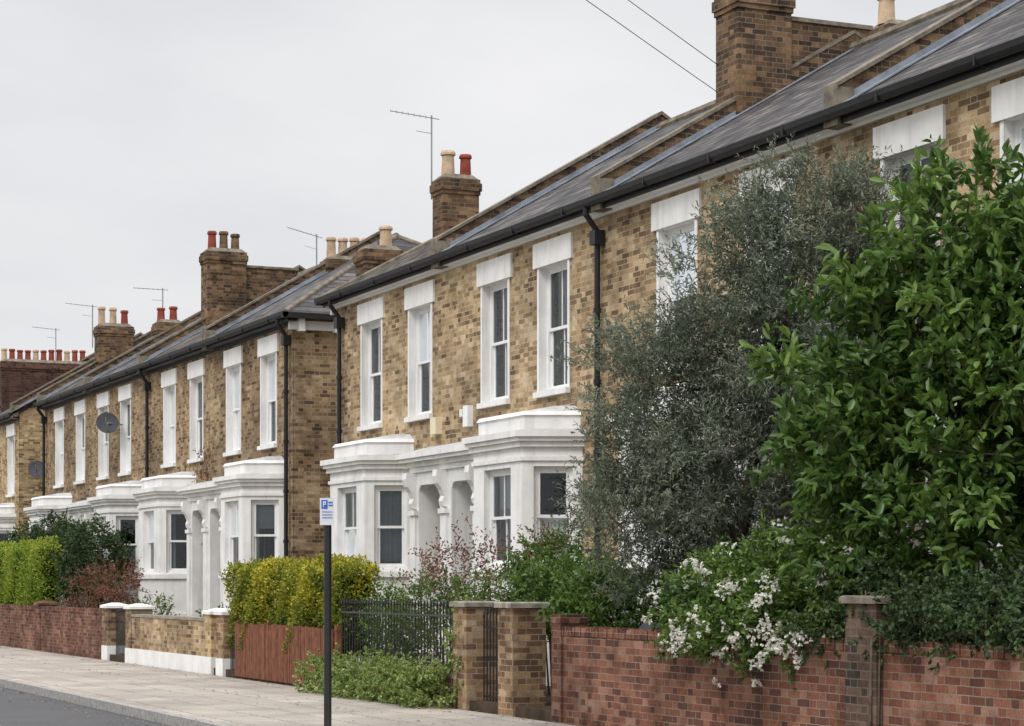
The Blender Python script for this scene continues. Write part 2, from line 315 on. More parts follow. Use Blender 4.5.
def porch(H,c,doors=('doorblue','doorgrey')):
    W=H('porch'); xp=13.2; fr=Frame((xp,c),(0,1),(-1,0)); zt=3.22
    ops=[(-1.2,-.25),(.25,1.2)]
    panel(W,fr,-1.5,1.5,.1,3.45,[(a,b,.45,zt) for a,b in ops],'white','white',.95)
    for u in (-1.5,1.5): W.poly([fr.p(u,0,.1),fr.p(u,.4,.1),fr.p(u,.4,3.45),fr.p(u,0,3.45)],'white')
    for (a,b),dk in zip(ops,doors):
        m=(a+b)/2; r=(b-a)/2; n=6; rc=.13
        for s in (-1,1):
            pts=[(m+s*(r-rc+rc*math.cos(math.pi/2*i/n)),zt-rc+rc*math.sin(math.pi/2*i/n)) for i in range(n+1)]
            front=[fr.p(u,.004,z) for u,z in pts]+[fr.p(m+s*r*.999,.004,zt)]
            back=[fr.p(u,.16,z) for u,z in pts]+[fr.p(m+s*r*.999,.16,zt)]
            W.loft([front,back],'white')
        D=H('front_door'); dd=.86
        fr.box(D,a+.06,b-.06,dd,dd+.05,.46,2.6,dk)
        for (q0,q1) in ((.62,1.35),(1.5,2.45)):
            for s in (0,1):
                ua=a+.13+s*.36; fr.box(D,ua,ua+.28,dd-.015,dd+.01,q0,q1,dk)
        fr.box(D,a,a+.06,dd-.03,dd+.08,.45,zt,'frame'); fr.box(D,b-.06,b,dd-.03,dd+.08,.45,zt,'frame'); fr.box(D,a+.06,b-.06,dd-.03,dd+.08,2.6,2.68,'frame'); 
        H('window_glass').poly([fr.p(a+.06,dd+.03,2.68),fr.p(b-.06,dd+.03,2.68),fr.p(b-.06,dd+.03,zt),fr.p(a+.06,dd+.03,zt)],'glass')
        fr.box(D,b-.17,b-.13,dd-.05,dd-.01,1.45,1.5,'metal')
    for u in (-1.36,0,1.36):
        w=.12
        fr.box(W,u-w,u+w,-.05,.0,.1,2.75,'white'); fr.box(W,u-w-.03,u+w+.03,-.08,0,.1,.75,'white'); fr.box(W,u-w-.03,u+w+.03,-.08,0,2.72,2.8,'white')
        prof=[(0,2.82),(.07,2.84),(.09,2.92),(.06,3.0),(.10,3.1),(.17,3.2),(.20,3.32),(.19,3.42),(0,3.42)]
        W.loft([[fr.p(u-.09,-d,z) for d,z in prof],[fr.p(u+.09,-d,z) for d,z in prof]],'white')
    o=lambda e:[(XF,c-1.5-e),(xp-e,c-1.5-e),(xp-e,c+1.5+e),(XF,c+1.5+e)]
    W.prism(o(.04),3.43,3.52,'white'); W.prism(o(.08),3.52,3.6,'white'); W.prism(o(.18),3.6,3.66,'white'); W.prism(o(.22),3.66,3.74,'white')
    W.prism(o(.20),3.74,3.88,'ledge',[(XF,c-1.5),(XF-.1,c-1.5),(XF-.1,c+1.5),(XF,c+1.5)])
    for i in range(4): W.box(xp-.05-.28*i,xp+.3,c-1.25,c+1.25,.0 if i else .1,.44-.1*i,'capstone')
def sat_dish(D,c,wall):
    c=Vector(c); ax=Vector((-.35,-.9,.3)).normalized(); a=ax.orthogonal().normalized(); b=ax.cross(a)
    rings=[[c-ax*.06+ (a*math.cos(t)*.9+b*math.sin(t))*r+ax*(r*r*.35) for t in [2*math.pi*i/20 for i in range(20)]] for r in (.02,.12,.22,.31)]
    D.loft(rings,'dish',False); D.tube(c,wall,.02,.02,'metal'); D.tube(c-Vector((0,0,.25)),c+ax*.32,.012,.012,'metal')

def house(y0,y1,wins,bayr=None,porch_c=None,cover=None,brick='brickA',roof='slate',par=(),pipes=(),hip='',fascia='frame',curs=('net','sides'),baycur=('sides','half','net'),doors=('doorblue','doorgrey'),bigwin=1.0):
    E=bpy.data.objects.new('brick_house',None); scene.collection.objects.link(E)
    parts={}
    def H(n):
        if n not in parts: parts[n]=MB()
        return parts[n]
    W=H('walls'); holes=[]
    for w in wins: holes.append((w-bigwin/2,w+bigwin/2,4.45,6.32))
    if bayr: holes.append((bayr[0]-.2,bayr[1]+.2,.3,3.5,0))
    if cover:
        a,b=max(cover[0],y0),min(cover[1],y1)
        holes.append((a,b,.1,3.4,0))
    panel(W,FF,y0,y1,-.1,6.96,holes,brick,'white',.12)
    for i,w in enumerate(wins):
        window(H,FF,w-bigwin/2,w+bigwin/2,4.45,6.32,.12,curs[i%len(curs)])
        T=H('window_dressings')
        FF.box(T,w-.675,w+.675,-.04,.02,6.322,6.69,'white')
        FF.box(T,w-bigwin/2-.08,w+bigwin/2+.08,-.08,.115,4.37,4.453,'white')
        for s in (-1,1):
            FF.box(T,w+s*(bigwin/2+.035)-.033,w+s*(bigwin/2+.035)+.033,-.015,.01,4.455,6.32,'white')
    e=.004; sq=[(XF+.01,-.1),(XB-.09,-.1),(XB-.09,6.85),(XF+.01,6.9)]; gb=[(XF+.01,-.1),(XB-.09,-.1),(XB-.09,6.85),(XR,9.25),(XF+.01,6.95)]
    W.exy(sq if hip=='near' else gb,y0+e,y0+.1,brick)
    W.exy(sq if hip=='far' else gb,y1-.1,y1-e,brick)
    W.box(21.4,21.53,y0+.1,y1-.1,-.1,6.8,brick)
    I=H('interior')
    for z in (.8,3.85,6.78): I.box(XF+.02,21.3,y0+.11,y1-.11,z,z+.1,'plaster')
    I.box(17,17.1,y0+.11,y1-.11,.9,6.78,'plaster')
    R=H('roof'); t=.07; z=zr(XE); zt=zr(XR); ya,yb=y0,y1
    g=H('gutter')
    if not hip:
        R.exy([(XE,z),(XR,zt),(XB,z),(XB,z-t),(XR,zt-t),(XE,z-t)],y0,y1,roof)
        R.tube((XR,y0,zt),(XR,y1,zt),.1,.1,'stone',8)
    else:
        nr=hip=='near'; ye=y0-.26 if nr else y1+.26; yo=y1 if nr else y0; yh=y0+4.5 if nr else y1-4.5; sg=-1 if nr else 1
        if nr: ya=ye
        else: yb=ye
        A=(XE,ye,z);B=(XB,ye,z);C=(XR,yh,zt);D=(XE,yo,z);F=(XR,yo,zt);G=(XB,yo,z)
        R.poly([A,C,F,D],roof);R.poly([B,G,F,C],roof);R.poly([A,B,C],roof)
        dn=lambda p:(p[0],p[1],p[2]-t)
        R.poly([dn(A),dn(B),dn(G),dn(D)],'frame')
        R.tube(A,C,.06,.06,'stone',8);R.tube(B,C,.06,.06,'stone',8);R.tube(C,F,.09,.09,'stone',8)
        S=H('cornice'); yw=y0 if nr else y1
        a,b=sorted((yw+sg*.003,yw+sg*.1)); S.box(13.5,21.6,a,b,6.66,6.84,'frame')
        for i in range(9):
            a,b=sorted((yw+sg*.1,yw+sg*.24)); S.box(13.66+i*.75,13.78+i*.75,a,b,6.62,6.86,'frame')
        a,b=sorted((ye+sg*.1,ye-sg*.01)); g.box(XE-.08,XB+.08,a,b,6.86,6.97,'gutter')
    n=7; cx=XE-.03; prof=[(cx+.065*math.cos(math.pi+math.pi*i/n),6.955+.09*math.sin(math.pi+math.pi*i/n)) for i in range(n+1)]
    g.exy(prof+[(cx+.07,6.98),(cx-.07,6.98)],ya-(.1 if hip=='near' else 0),yb+(.1 if hip=='far' else 0),'gutter')
    g.box(cx+.075,cx+.095,ya,yb,6.81,6.93,'gutter')
    yy=ya+.9
    while yy<yb:
        g.box(cx-.069,cx+.07,yy,yy+.03,6.862,6.983,'gutter'); yy+=1.8
    fz=H('fascia'); fz.box(cx+.096,XF+.005,ya,yb,6.815,6.86,fascia); fz.box(13.55,XF-.002,y0,y1,6.765,6.815,fascia)
    for p in par: parapet(H,p)
    for (py,zb) in pipes:
        D=H('downpipe'); r=.042
        D.tube((cx,py,6.9),(cx,py,6.76),r,r,'gutter'); D.tube((cx,py,6.78),(13.51,py,6.55),r,r,'gutter')
        D.box(13.43,13.585,py-.09,py+.09,6.36,6.56,'gutter')
        D.tube((13.51,py,6.4),(13.51,py,zb),r,r,'gutter',10)
        for zz in np.arange(zb+.3,6.2,1.0): D.tube((13.51,py,zz),(13.51,py,zz+.07),r*1.35,r*1.35,'gutter',10)
    if bayr: bay(H,*bayr,curs=baycur)
    if porch_c: porch(H,porch_c,doors)
    return E,parts,H
def finish(h):
    E,parts,H=h
    for n,mb in parts.items(): mb.build(n,E)
def aerial(H,x,y,z,h,dirv,L,n,tilt=.1,key='aerial'):
    A=H(key); A.tube((x,y,z),(x,y,z+h),.016,.016,'metal',6)
    d=Vector((dirv[0],dirv[1],tilt)).normalized(); s=Vector((-d.y,d.x,0)).normalized()
    p=Vector((x,y,z+h-.05)); A.tube(p-d*.15,p+d*L,.010,.010,'metal',5)
    for i in range(n):
        q=p+d*(L*i/(n-1)); w=.17-.07*i/n; A.tube(q-s*w,q+s*w,.005,.005,'metal',4)
    A.tube(p-Vector((0,0,.3)),p-Vector((0,0,.3))+d*.3,.008,.008,'metal',4)

R_,B_='terra','buff'
h=house(10.6,15.9,[12.0,14.2],(11.4,13.2),None,None,par=(10.75,),roof='slateB',curs=('net',)); finish(h)
h=house(15.9,21.5,[18.05,20.26],(17.0,18.8),21.5,(20.1,22.9),par=(15.9,),pipes=((16.2,.1),),curs=('blind','sides'))
stack(h[2],15.4,16.5,15.5,16.3,7.5,10.1,[(15.7,15.9,.5,.13,B_),(16.2,15.9,.5,.13,R_)])
finish(h)
h=house(21.5,27.65,[23.3,25.67],(24.0,25.8),None,(20.1,22.9),par=(21.5,),roof='slate',curs=('sides','left')); finish(h)
h=house(27.65,33.75,[29.56,31.75],(28.92,30.72),32.85,(31.4,34.3),par=(27.65,),pipes=((27.9,.1),),roof='slate',curs=('sides','left'),baycur=('blind','half','net'))
stack(h[2],15.52,16.40,27.45,28.1,7.6,10.15,[(15.8,27.78,.55,.13,R_),(16.15,27.78,.55,.13,B_)])
h[2]('chimney_stack').box(16.42,17.75,27.5,27.85,8.4,9.72,'brickD'); h[2]('chimney_stack').box(16.42,17.8,27.47,27.88,9.72,9.78,'stone')
stack(h[2],18.0,19.1,27.35,27.95,8.0,9.85,[(18.15,27.65,.45,.13,B_)])
h[2]('alarm_box').box(13.5,13.6,32.66,32.86,4.12,4.46,'frame')
h[2]('alarm_box').box(13.54,13.6,33.0,33.1,4.3,4.42,'frame')
finish(h)
h=house(33.75,39.35,[35.0,37.42],(35.6,37.4),None,(31.4,34.3),par=(33.75,),pipes=((38.95,.1),),hip='far',roof='slateB',curs=('left','sides'),baycur=('sides','net','net'))
stack(h[2],15.56,16.30,38.85,39.4,6.9,9.36,[(15.78,39.15,.55,.13,B_),(16.10,39.05,.42,.11,R_)])
h[2]('alarm_box').box(13.48,13.6,34.0,34.25,4.08,4.36,'cream')
aerial(h[2],15.58,39.5,9.0,1.62,(-.9,.35),.8,8,.16)
finish(h)
h=house(42.03,47.7,[43.63,46.17],(42.85,44.4),46.9,(45.3,48.5),brick='brickB',hip='near',pipes=((42.2,.1),),fascia='gutter',curs=('sides','left'),baycur=('sides','blind','net'))
stack(h[2],15.2,16.0,42.2,42.8,6.5,8.45,[(15.75,42.5,.5,.13,B_)])
stack(h[2],16.2,17.5,47.4,48.0,8.0,9.0,[(16.35+.28*i,47.7,.5,.11,B_) for i in range(5)])
aerial(h[2],16.0,47.7,8.6,.95,(-.8,.5),.7,7,.3)
finish(h)
h=house(47.7,53.7,[49.15,51.55],(49.5,51.4),None,(45.3,48.5),brick='brickB',roof='slateB',par=(47.7,),fascia='gutter',pipes=((53.4,.1),),curs=('net','sides'),baycur=('blind','sides','net'))
finish(h)
h=house(53.7,59.7,[55.94,58.4],(54.4,56.1),59.4,(57.9,60.9),brick='brickB',par=(53.7,),fascia='gutter',curs=('sides','left'))
stack(h[2],15.05,16.05,53.4,54.0,7.4,9.95,[(15.25,53.7,.5,.11,R_),(15.55,53.7,.5,.11,'brickD'),(15.85,53.7,.45,.11,'brickD')])
h[2]('chimney_stack').box(16.07,17.4,53.5,53.9,8.3,9.55,'brickD'); h[2]('chimney_stack').box(16.07,17.45,53.46,53.94,9.55,9.61,'stone')
stack(h[2],15.4,16.1,59.6,60.2,8,8.85,[(15.55,59.9,.4,.11,R_),(15.9,59.9,.4,.11,R_)])
aerial(h[2],15.6,59.9,8.7,1.1,(-.9,.3),.8,7,.05)
sat_dish(h[2]('satellite_dish'),(13.2,56.3,5.75),(13.6,56.3,5.7))
finish(h)
h=house(59.7,66.1,[61.2,63.95],(62.6,64.4),None,(57.9,60.9),brick='brickB',roof='slateB',par=(59.7,65.95),fascia='gutter',pipes=((65.8,.1),),curs=('net','sides'))
stack(h[2],15.15,16.2,65.7,66.3,7.5,9.4,[(15.3,66.0,.5,.11,B_),(15.65,66.0,.5,.11,B_),(16.0,66.0,.45,.11,R_)])
aerial(h[2],15.0,65.9,8.7,1.3,(-.9,.3),.8,6)
finish(h)
h=house(70,76,[71.3,74],(71,73),None,None,brick='brickC',par=(70.15,),fascia='gutter',curs=('net',))
stack(h[2],14.1,17.1,75.6,76.4,7.2,9.2,[(14.25+.27*i,76,.42,.10,R_ if i%4 else B_) for i in range(11)],k='brickE')
aerial(h[2],16.0,75.9,9.1,1.3,(-.9,.3),.8,6)
sat_dish(h[2]('satellite_dish'),(14.1,69.65,5.2),(14.1,70.0,5.15))
finish(h)
h=house(76,82,[77.5,80],(78,80),None,None,brick='brickC',par=(76,),fascia='gutter',curs=('net',)); finish(h)
h=house(82,88,[83.5,86],None,None,None,brick='brickC',par=(82,88),fascia='gutter',curs=('net',)); finish(h)

# ------------------------------------------------------------ ground
def simple(name,fn):
    mb=MB(); fn(mb); return mb.build(name)
simple('ground',lambda m:m.poly([(-900,-900,-.124),(900,-900,-.124),(900,900,-.124),(-900,900,-.124)],'ground'))
simple('road',lambda m:m.poly([(-.7,-40,-.12),(6.86,-40,-.12),(6.86,300,-.12),(-.7,300,-.12)],'asphalt'))
simple('pavement',lambda m:m.box(7.0,10.55,-20,200,-.2,0,'paving'))
simple('pavement',lambda m:m.box(-4,-.85,-40,200,-.2,0,'paving'))
def kerb(m,x0,x1):
    y=-10.0
    while y<120:
        m.box(x0,x1,y,y+.905,-.2,.004+random.uniform(-.003,.003),'granite'); y+=.915
simple('kerb',lambda m:kerb(m,6.86,7.0)); simple('kerb',lambda m:kerb(m,-.85,-.71))
simple('road_marking',lambda m:[m.poly([(4.85,y,-.116),(4.95,y,-.116),(4.95,y+1.2,-.116),(4.85,y+1.2,-.116)],'line') for y in np.arange(4,80,2.0)])
simple('garden_soil',lambda m:m.box(10.62,13.58,8,100,-.2,.12,'soil'))

# ------------------------------------------------------------ boundary walls
XW=10.6
def red_wall(m,y0,y1,h,k='brickR'):
    m.box(XW,XW+.23,y0,y1,-.1,h,k)
    y=y0
    while y<y1-.03:
        dz=random.uniform(-.010,.012); dx=random.uniform(-.006,.006)
        if random.random()>.03: m.box(XW-.012+dx,XW+.242+dx,y+.005,min(y+.07,y1),h,h+.10+dz,k)
        y+=.075
    m.box(XW+.005,XW+.225,y0,y1,h,h+.085,'stone')
def f(m):
    red_wall(m,16.75,22.78,1.0); m.box(XW-.02,XW+.3,22.8,23.06,-.1,1.14,'brickR')
    for i in range(4): m.box(XW-.035,XW+.315,22.785+i*.072,22.785+i*.072+.066,1.14,1.24,'brickR')
simple('red_brick_wall',f)
simple('red_brick_wall',lambda m:red_wall(m,8.0,16.2,1.0))
def pier(m,y0,y1,h,k,x0=XW-.02,x1=XW+.42,cap='capstone',base=None,flat=False):
    m.box(x0,x1,y0,y1,-.1,h,k)
    c=((x0-.04,y0-.04),(x1+.04,y0-.04),(x1+.04,y1+.04),(x0-.04,y1+.04))
    m.prism(c,h,h+.055,cap)
    xm,ym=(x0+x1)/2,(y0+y1)/2
    if not flat: m.prism(c,h+.055,h+.11,cap,[(xm+(a-xm)*.25,ym+(b-ym)*.25) for a,b in c])
    else: m.prism(c,h+.055,h+.07,cap,[(xm+(a-xm)*.9,ym+(b-ym)*.9) for a,b in c])
    if base: m.box(x0-.012,x1+.012,y0-.012,y1+.012,-.1,.3,base)
simple('gate_pier',lambda m:pier(m,16.22,16.72,1.42,'brickK',XW-.06,XW+.38,'stone',flat=True))
simple('gate_pier',lambda m:pier(m,24.18,24.62,1.30,'brickP',flat=True))
simple('gate_pier',lambda m:pier(m,25.63,26.07,1.30,'brickP',flat=True))
def rail(m,y0,y1,x,zb,zt,sp=.11,arch=0):
    n=int((y1-y0)/sp)
    for i in range(n+1):
        y=y0+(y1-y0)*i/n; z=zt+arch*math.sin(math.pi*i/n)
        m.tube((x,y,zb),(x,y,z),.009,.009,'black',6)
        m.revolve((x,y,z),[(.006,0),(.02,.03),(.002,.1)],'black',6)
    for z in (zb+.08,zt-.12): m.box(x-.012,x+.012,y0,y1,z,z+.025,'black')
simple('garden_gate',lambda m:rail(m,24.68,25.58,10.8,.08,1.15,.09,.12))
def f(m): m.box(XW,XW+.23,26.08,30.8,-.1,.38,'brickP'); m.box(XW-.02,XW+.25,26.08,30.8,.38,.44,'capstone'); rail(m,26.15,30.75,10.71,.44,1.28,.115)
simple('iron_railing',f)
def f(m):
    y=30.88
    while y<35.85:
        h=.93+random.uniform(-.014,.014); m.box(XW+random.uniform(-.004,.004),XW+.022,y,y+.092,.03,h,'wood')
        m.box(XW+.012,XW+.03,y+.08,y+.125,.05,h-.03,'wood'); y+=.108
    for z in (.2,.72): m.box(XW+.031,XW+.09,30.88,35.9,z,z+.08,'wood')
    for y in (30.83,32.5,34.2,35.9): m.box(XW+.032,XW+.13,y-.05,y+.05,-.1,.97,'wood')
simple('wooden_fence',f)
simple('garden_gate',lambda m:rail(m,35.98,36.5,10.7,.06,1.05,.085,.06))
simple('gate_pier',lambda m:pier(m,36.56,36.98,1.05,'brickP',cap='white',base='white'))
simple('gate_pier',lambda m:pier(m,37.3,37.75,1.05,'brickC',cap='white',base='white'))
def f(m):
    m.box(XW,XW+.23,37.76,43.1,.28,.93,'brickA'); m.box(XW-.03,XW+.26,37.76,43.1,-.1,.3,'white'); m.box(XW-.02,XW+.25,37.76,43.1,.93,.98,'capstone')
simple('yellow_brick_wall',f)
simple('gate_pier',lambda m:pier(m,43.1,43.55,1.08,'brickP',cap='white',base='white'))
simple('gate_pier',lambda m:pier(m,45.1,45.6,1.08,'brickP',cap='white',base='white'))
simple('garden_gate',lambda m:rail(m,43.6,45.05,10.75,.06,.95,.1,.06))
def f(m):
    red_wall(m,45.62,61,.95)
    pier(m,52.0,52.5,1.08,'brickR',cap='brickR')
simple('red_brick_wall',f)
simple('red_brick_wall',lambda m:red_wall(m,61.0,90,.95))
def f(m):
    m.tube((7.4,21.7,-.05),(7.4,21.7,2.20),.040,.040,'black',16)
    m.tube((7.4,21.7,2.20),(7.4,21.7,2.47),.038,.038,'metal',16); m.revolve((7.4,21.7,2.47),[(.04,0),(.035,.015),(.005,.025)],'black',16)
    d=Vector((.99,-.12,0)); n=Vector((-.12,-.99,0)); c=Vector((7.375,21.65,2.34))
    def pl(u0,u1,z0,z1,o,k):
        q=[c+d*u+n*o+Vector((0,0,z)) for u,z in ((u0,z0),(u1,z0),(u1,z1),(u0,z1))]; r=[p+n*.004 for p in q]
        m.loft([q,r],k)
    pl(-.075,.075,-.14,.14,0,'signwhite'); pl(-.06,.005,.03,.12,.005,'signblue')
    for z in (.09,.06): pl(.015,.06,z,z+.012,.005,'signblue')
    pl(-.045,-.038,.045,.105,.0095,'signwhite'); pl(-.038,-.02,.09,.105,.0095,'signwhite'); pl(-.038,-.02,.07,.08,.0095,'signwhite'); pl(-.02,-.013,.07,.105,.0095,'signwhite')
    for z in (0,-.03,-.06): pl(-.055,.055,z-.005,z,.005,'signblue')
simple('parking_sign',f)
def wire(m,a,b,sag,n=16):
    a=Vector(a);b=Vector(b); pr=None
    for i in range(n+1):
        t=i/n; p=a.lerp(b,t)-Vector((0,0,sag*4*t*(1-t)))
        if pr is not None: m.tube(pr,p,.006,.006,'black',5,False)
        pr=p
def f(m):
    m.tube((-1.2,15,-.1),(-1.2,15,11.4),.14,.09,'bark',12); m.box(-1.3,-1.1,14.6,15.4,10.7,10.8,'bark')
simple('telegraph_pole',f)
simple('overhead_wire',lambda m:(wire(m,(-1.2,15,10.62),(15.52,28.05,8.72),.06),wire(m,(-1.2,15,10.97),(15.52,28.05,9.12),.06)))
def f(m):
    m.loft([[(a,b,.16) for a,b in ((11.05,21.0),(11.55,21.0),(11.55,21.5),(11.05,21.5))],[(a,b,1.1) for a,b in ((11.0,20.93),(11.62,20.93),(11.62,21.56),(11.0,21.56))]],'bin')
    m.loft([[(a,b,1.1) for a,b in ((10.96,20.9),(11.68,20.9),(11.68,21.6),(10.96,21.6))],[(a,b,1.17) for a,b in ((11.0,20.95),(11.6,20.95),(11.6,21.55),(11.0,21.55))]],'bin')
    for y in (21.0,21.5): m.tube((11.58,y-.03,.22),(11.58,y+.03,.22),.1,.1,'black',14)
simple('wheelie_bin',f)

# ------------------------------------------------------------ foliage
def nrm(a): return a/(np.linalg.norm(a,axis=1,keepdims=True)+1e-9)
def leafmesh(P,D,L,W,rnd,mb_extra,name,leaf,parent=None,fold=.25,droop=.1,up=.6):
    N=len(P); D=nrm(D); r=rng.normal(size=(N,3)); r[:,2]+=up*2
    S=nrm(np.cross(D,r)); Nn=nrm(np.cross(S,D))
    L=L[:,None]; W=W[:,None]
    v=np.empty((N,6,3))
    v[:,0]=P; v[:,1]=P+D*L*.28+S*W*.42+Nn*W*fold; v[:,2]=P+D*L*.64+S*W*.40+Nn*W*fold
    v[:,3]=P+D*L-Nn*L*droop; v[:,4]=P+D*L*.64-S*W*.40+Nn*W*fold; v[:,5]=P+D*L*.28-S*W*.42+Nn*W*fold
    base=np.arange(N)[:,None]*6
    f=np.concatenate([base+np.array([0,1,2,3]),base+np.array([0,3,4,5])],1).reshape(-1,4)
    V=v.reshape(-1,3); R=np.repeat(rnd,2)
    ev=mb_extra.v if mb_extra else []; ef=mb_extra.f if mb_extra else []
    nv=len(V); vv=np.concatenate([V,np.array(ev).reshape(-1,3)]) if ev else V
    me=bpy.data.meshes.new(name); me.vertices.add(len(vv)); me.vertices.foreach_set('co',vv.ravel())
    ls=np.arange(len(f))*4; lt=np.full(len(f),4); lv=f.ravel()
    if ef:
        ex=np.concatenate([np.array(q)+nv for q in ef]); l2=np.array([len(q) for q in ef])
        s2=len(lv)+np.concatenate([[0],np.cumsum(l2)[:-1]]); lv=np.concatenate([lv,ex]); ls=np.concatenate([ls,s2]); lt=np.concatenate([lt,l2])
    me.loops.add(len(lv)); me.loops.foreach_set('vertex_index',lv.astype(np.int32))
    me.polygons.add(len(ls)); me.polygons.foreach_set('loop_start',ls.astype(np.int32)); me.polygons.foreach_set('loop_total',lt.astype(np.int32))
    mi=np.zeros(len(ls),dtype=np.int32); me.materials.append(M[leaf])
    if ef:
        for k in mb_extra.mats: me.materials.append(M[k])
        mi[len(f):]=np.array(mb_extra.mi)+1
    me.polygons.foreach_set('material_index',mi)
    at=me.attributes.new('rnd','FLOAT','FACE'); rr=np.zeros(len(ls),dtype=np.float32); rr[:len(f)]=np.clip(R,0,1); at.data.foreach_set('value',rr)
    me.update(calc_edges=True); me.validate()
    o=bpy.data.objects.new(name,me); scene.collection.objects.link(o)
    if parent: o.parent=parent
    return o
def in_ells(ells,n,pw=.45):
    E=np.array(ells); vol=E[:,3]*E[:,4]*E[:,5]; k=rng.choice(len(E),n,p=vol/vol.sum())
    d=nrm(rng.normal(size=(n,3))); r=rng.random(n)**pw
    return E[k,:3]+d*E[k,3:6]*r[:,None], d, r
def sprays(C,O,nt,nl,tl,L,W,up=.3,out=.8,spread=.9,clumpvar=.35,r_in=None,jit=.07):
    n=len(C); T=n*nt
    cc=np.repeat(C,nt,0)+rng.normal(size=(T,3))*jit; oo=np.repeat(O,nt,0)
    td=nrm(oo*out+rng.normal(size=(T,3))*spread*.8+np.array([0,0,up])); ln=tl*rng.uniform(.5,1.2,T)
    cr=np.repeat(rng.random(n),nt)
    K=T*nl; t=(np.tile(np.arange(nl),T)+rng.random(K))/nl
    P=np.repeat(cc,nl,0)+np.repeat(td*ln[:,None],nl,0)*t[:,None]
    D=nrm(np.repeat(td,nl,0)*.7+rng.normal(size=(K,3))*.65)
    rnd=clumpvar*np.repeat(cr,nl)+(1-clumpvar)*rng.random(K)*.9
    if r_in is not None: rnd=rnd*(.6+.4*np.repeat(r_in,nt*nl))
    return P,D,L*rng.uniform(.6,1.2,K),W*rng.uniform(.7,1.15,K),rnd,cc,td*ln[:,None]
def skeleton(mb,trunk,centers,r0,k='bark',rt=.008):
    nodes=[(Vector(p),r) for p,r in trunk]
    for (a,ra),(b,rb) in zip(nodes,nodes[1:]): mb.tube(a,b,ra,rb,k,10)
    base=Vector(trunk[-1][0])
    cs=sorted([Vector(c) for c in centers],key=lambda c:(c-base).length)
    for c in cs:
        best=min(nodes[1:],key=lambda q:(q[0]-c).length+.35*max(0,q[0].z-c.z))
        a,ra=best; L=(c-a).length
        if L<.02: continue
        mid=a.lerp(c,.5)+Vector((random.uniform(-1,1),random.uniform(-1,1),random.uniform(-.2,1)))*L*.1
        r1=max(rt,ra*.62); r2=max(rt*.8,ra*.45)
        mb.tube(a,mid,min(ra*.8,r1*1.2),r1,k,6,False); mb.tube(mid,c,r1,r2,k,6,False); nodes+= [(mid,r1),(c,r2)]
def tree(name,ells,ncl,nt,nl,tl,L,W,leaf,trunk,up=.3,pw=.45,nsk=60,twr=.004,**kw):
    C,O,r=in_ells(ells,ncl,pw); mb=MB(); skeleton(mb,trunk,C[:nsk],.1)
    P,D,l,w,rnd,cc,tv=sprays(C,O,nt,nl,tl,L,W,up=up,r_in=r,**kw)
    for i in range(0,len(cc),max(1,len(cc)//1200)): mb.tube(cc[i],cc[i]+tv[i],twr,.002,'bark',3,False)
    return leafmesh(P,D,l,w,rnd,mb,name,leaf)
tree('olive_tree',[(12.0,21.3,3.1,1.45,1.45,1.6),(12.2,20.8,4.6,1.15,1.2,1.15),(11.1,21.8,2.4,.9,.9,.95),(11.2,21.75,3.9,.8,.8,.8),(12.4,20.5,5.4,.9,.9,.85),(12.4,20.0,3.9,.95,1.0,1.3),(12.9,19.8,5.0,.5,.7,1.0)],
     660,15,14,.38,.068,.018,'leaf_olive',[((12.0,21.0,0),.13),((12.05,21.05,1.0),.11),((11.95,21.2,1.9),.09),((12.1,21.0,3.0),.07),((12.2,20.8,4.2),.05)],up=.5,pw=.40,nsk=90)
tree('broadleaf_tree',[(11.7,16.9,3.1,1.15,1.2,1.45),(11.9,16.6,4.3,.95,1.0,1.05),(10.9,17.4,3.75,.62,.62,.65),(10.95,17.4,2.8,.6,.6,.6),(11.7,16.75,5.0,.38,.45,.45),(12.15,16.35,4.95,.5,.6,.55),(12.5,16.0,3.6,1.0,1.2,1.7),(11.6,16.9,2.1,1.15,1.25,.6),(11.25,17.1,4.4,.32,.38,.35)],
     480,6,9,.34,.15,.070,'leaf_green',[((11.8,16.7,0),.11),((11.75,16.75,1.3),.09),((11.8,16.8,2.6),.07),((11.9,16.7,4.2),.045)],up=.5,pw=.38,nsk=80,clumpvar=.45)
def bush(name,ells,ncl,nt,nl,tl,L,W,leaf,pw=.3,up=.25,flowers=0,fells=None,base=None,stems=6):
    C,O,r=in_ells(ells,ncl,pw); mb=MB()
    for e in ells:
        b=base or (e[0],e[1],0.0)
        for i in range(stems):
            a=random.uniform(0,6.28); mb.tube((b[0]+.08*math.cos(a),b[1]+.08*math.sin(a),0),(e[0]+e[3]*.5*math.cos(a),e[1]+e[4]*.5*math.sin(a),e[2]+.2*e[5]),.016,.007,'bark',5)
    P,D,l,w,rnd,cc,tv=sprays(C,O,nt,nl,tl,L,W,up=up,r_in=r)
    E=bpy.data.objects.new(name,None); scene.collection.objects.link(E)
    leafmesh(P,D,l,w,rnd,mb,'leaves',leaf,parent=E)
    if flowers:
        C,O,r=in_ells(fells or ells,flowers,.06); C=C+O*.14; keep=(O[:,0]<.5); C=C[keep];O=O[keep]
        n=len(C); k=10; cc=np.repeat(C,k,0)+rng.normal(size=(n*k,3))*.038; oo=np.repeat(O,k,0)
        m=5; K=len(cc)*m; P=np.repeat(cc,m,0); D=nrm(rng.normal(size=(K,3))+np.repeat(oo,m,0)*.5)
        leafmesh(P,D,np.full(K,.03),np.full(K,.026),rng.random(K),None,'flowers','petal',parent=E)
    return E
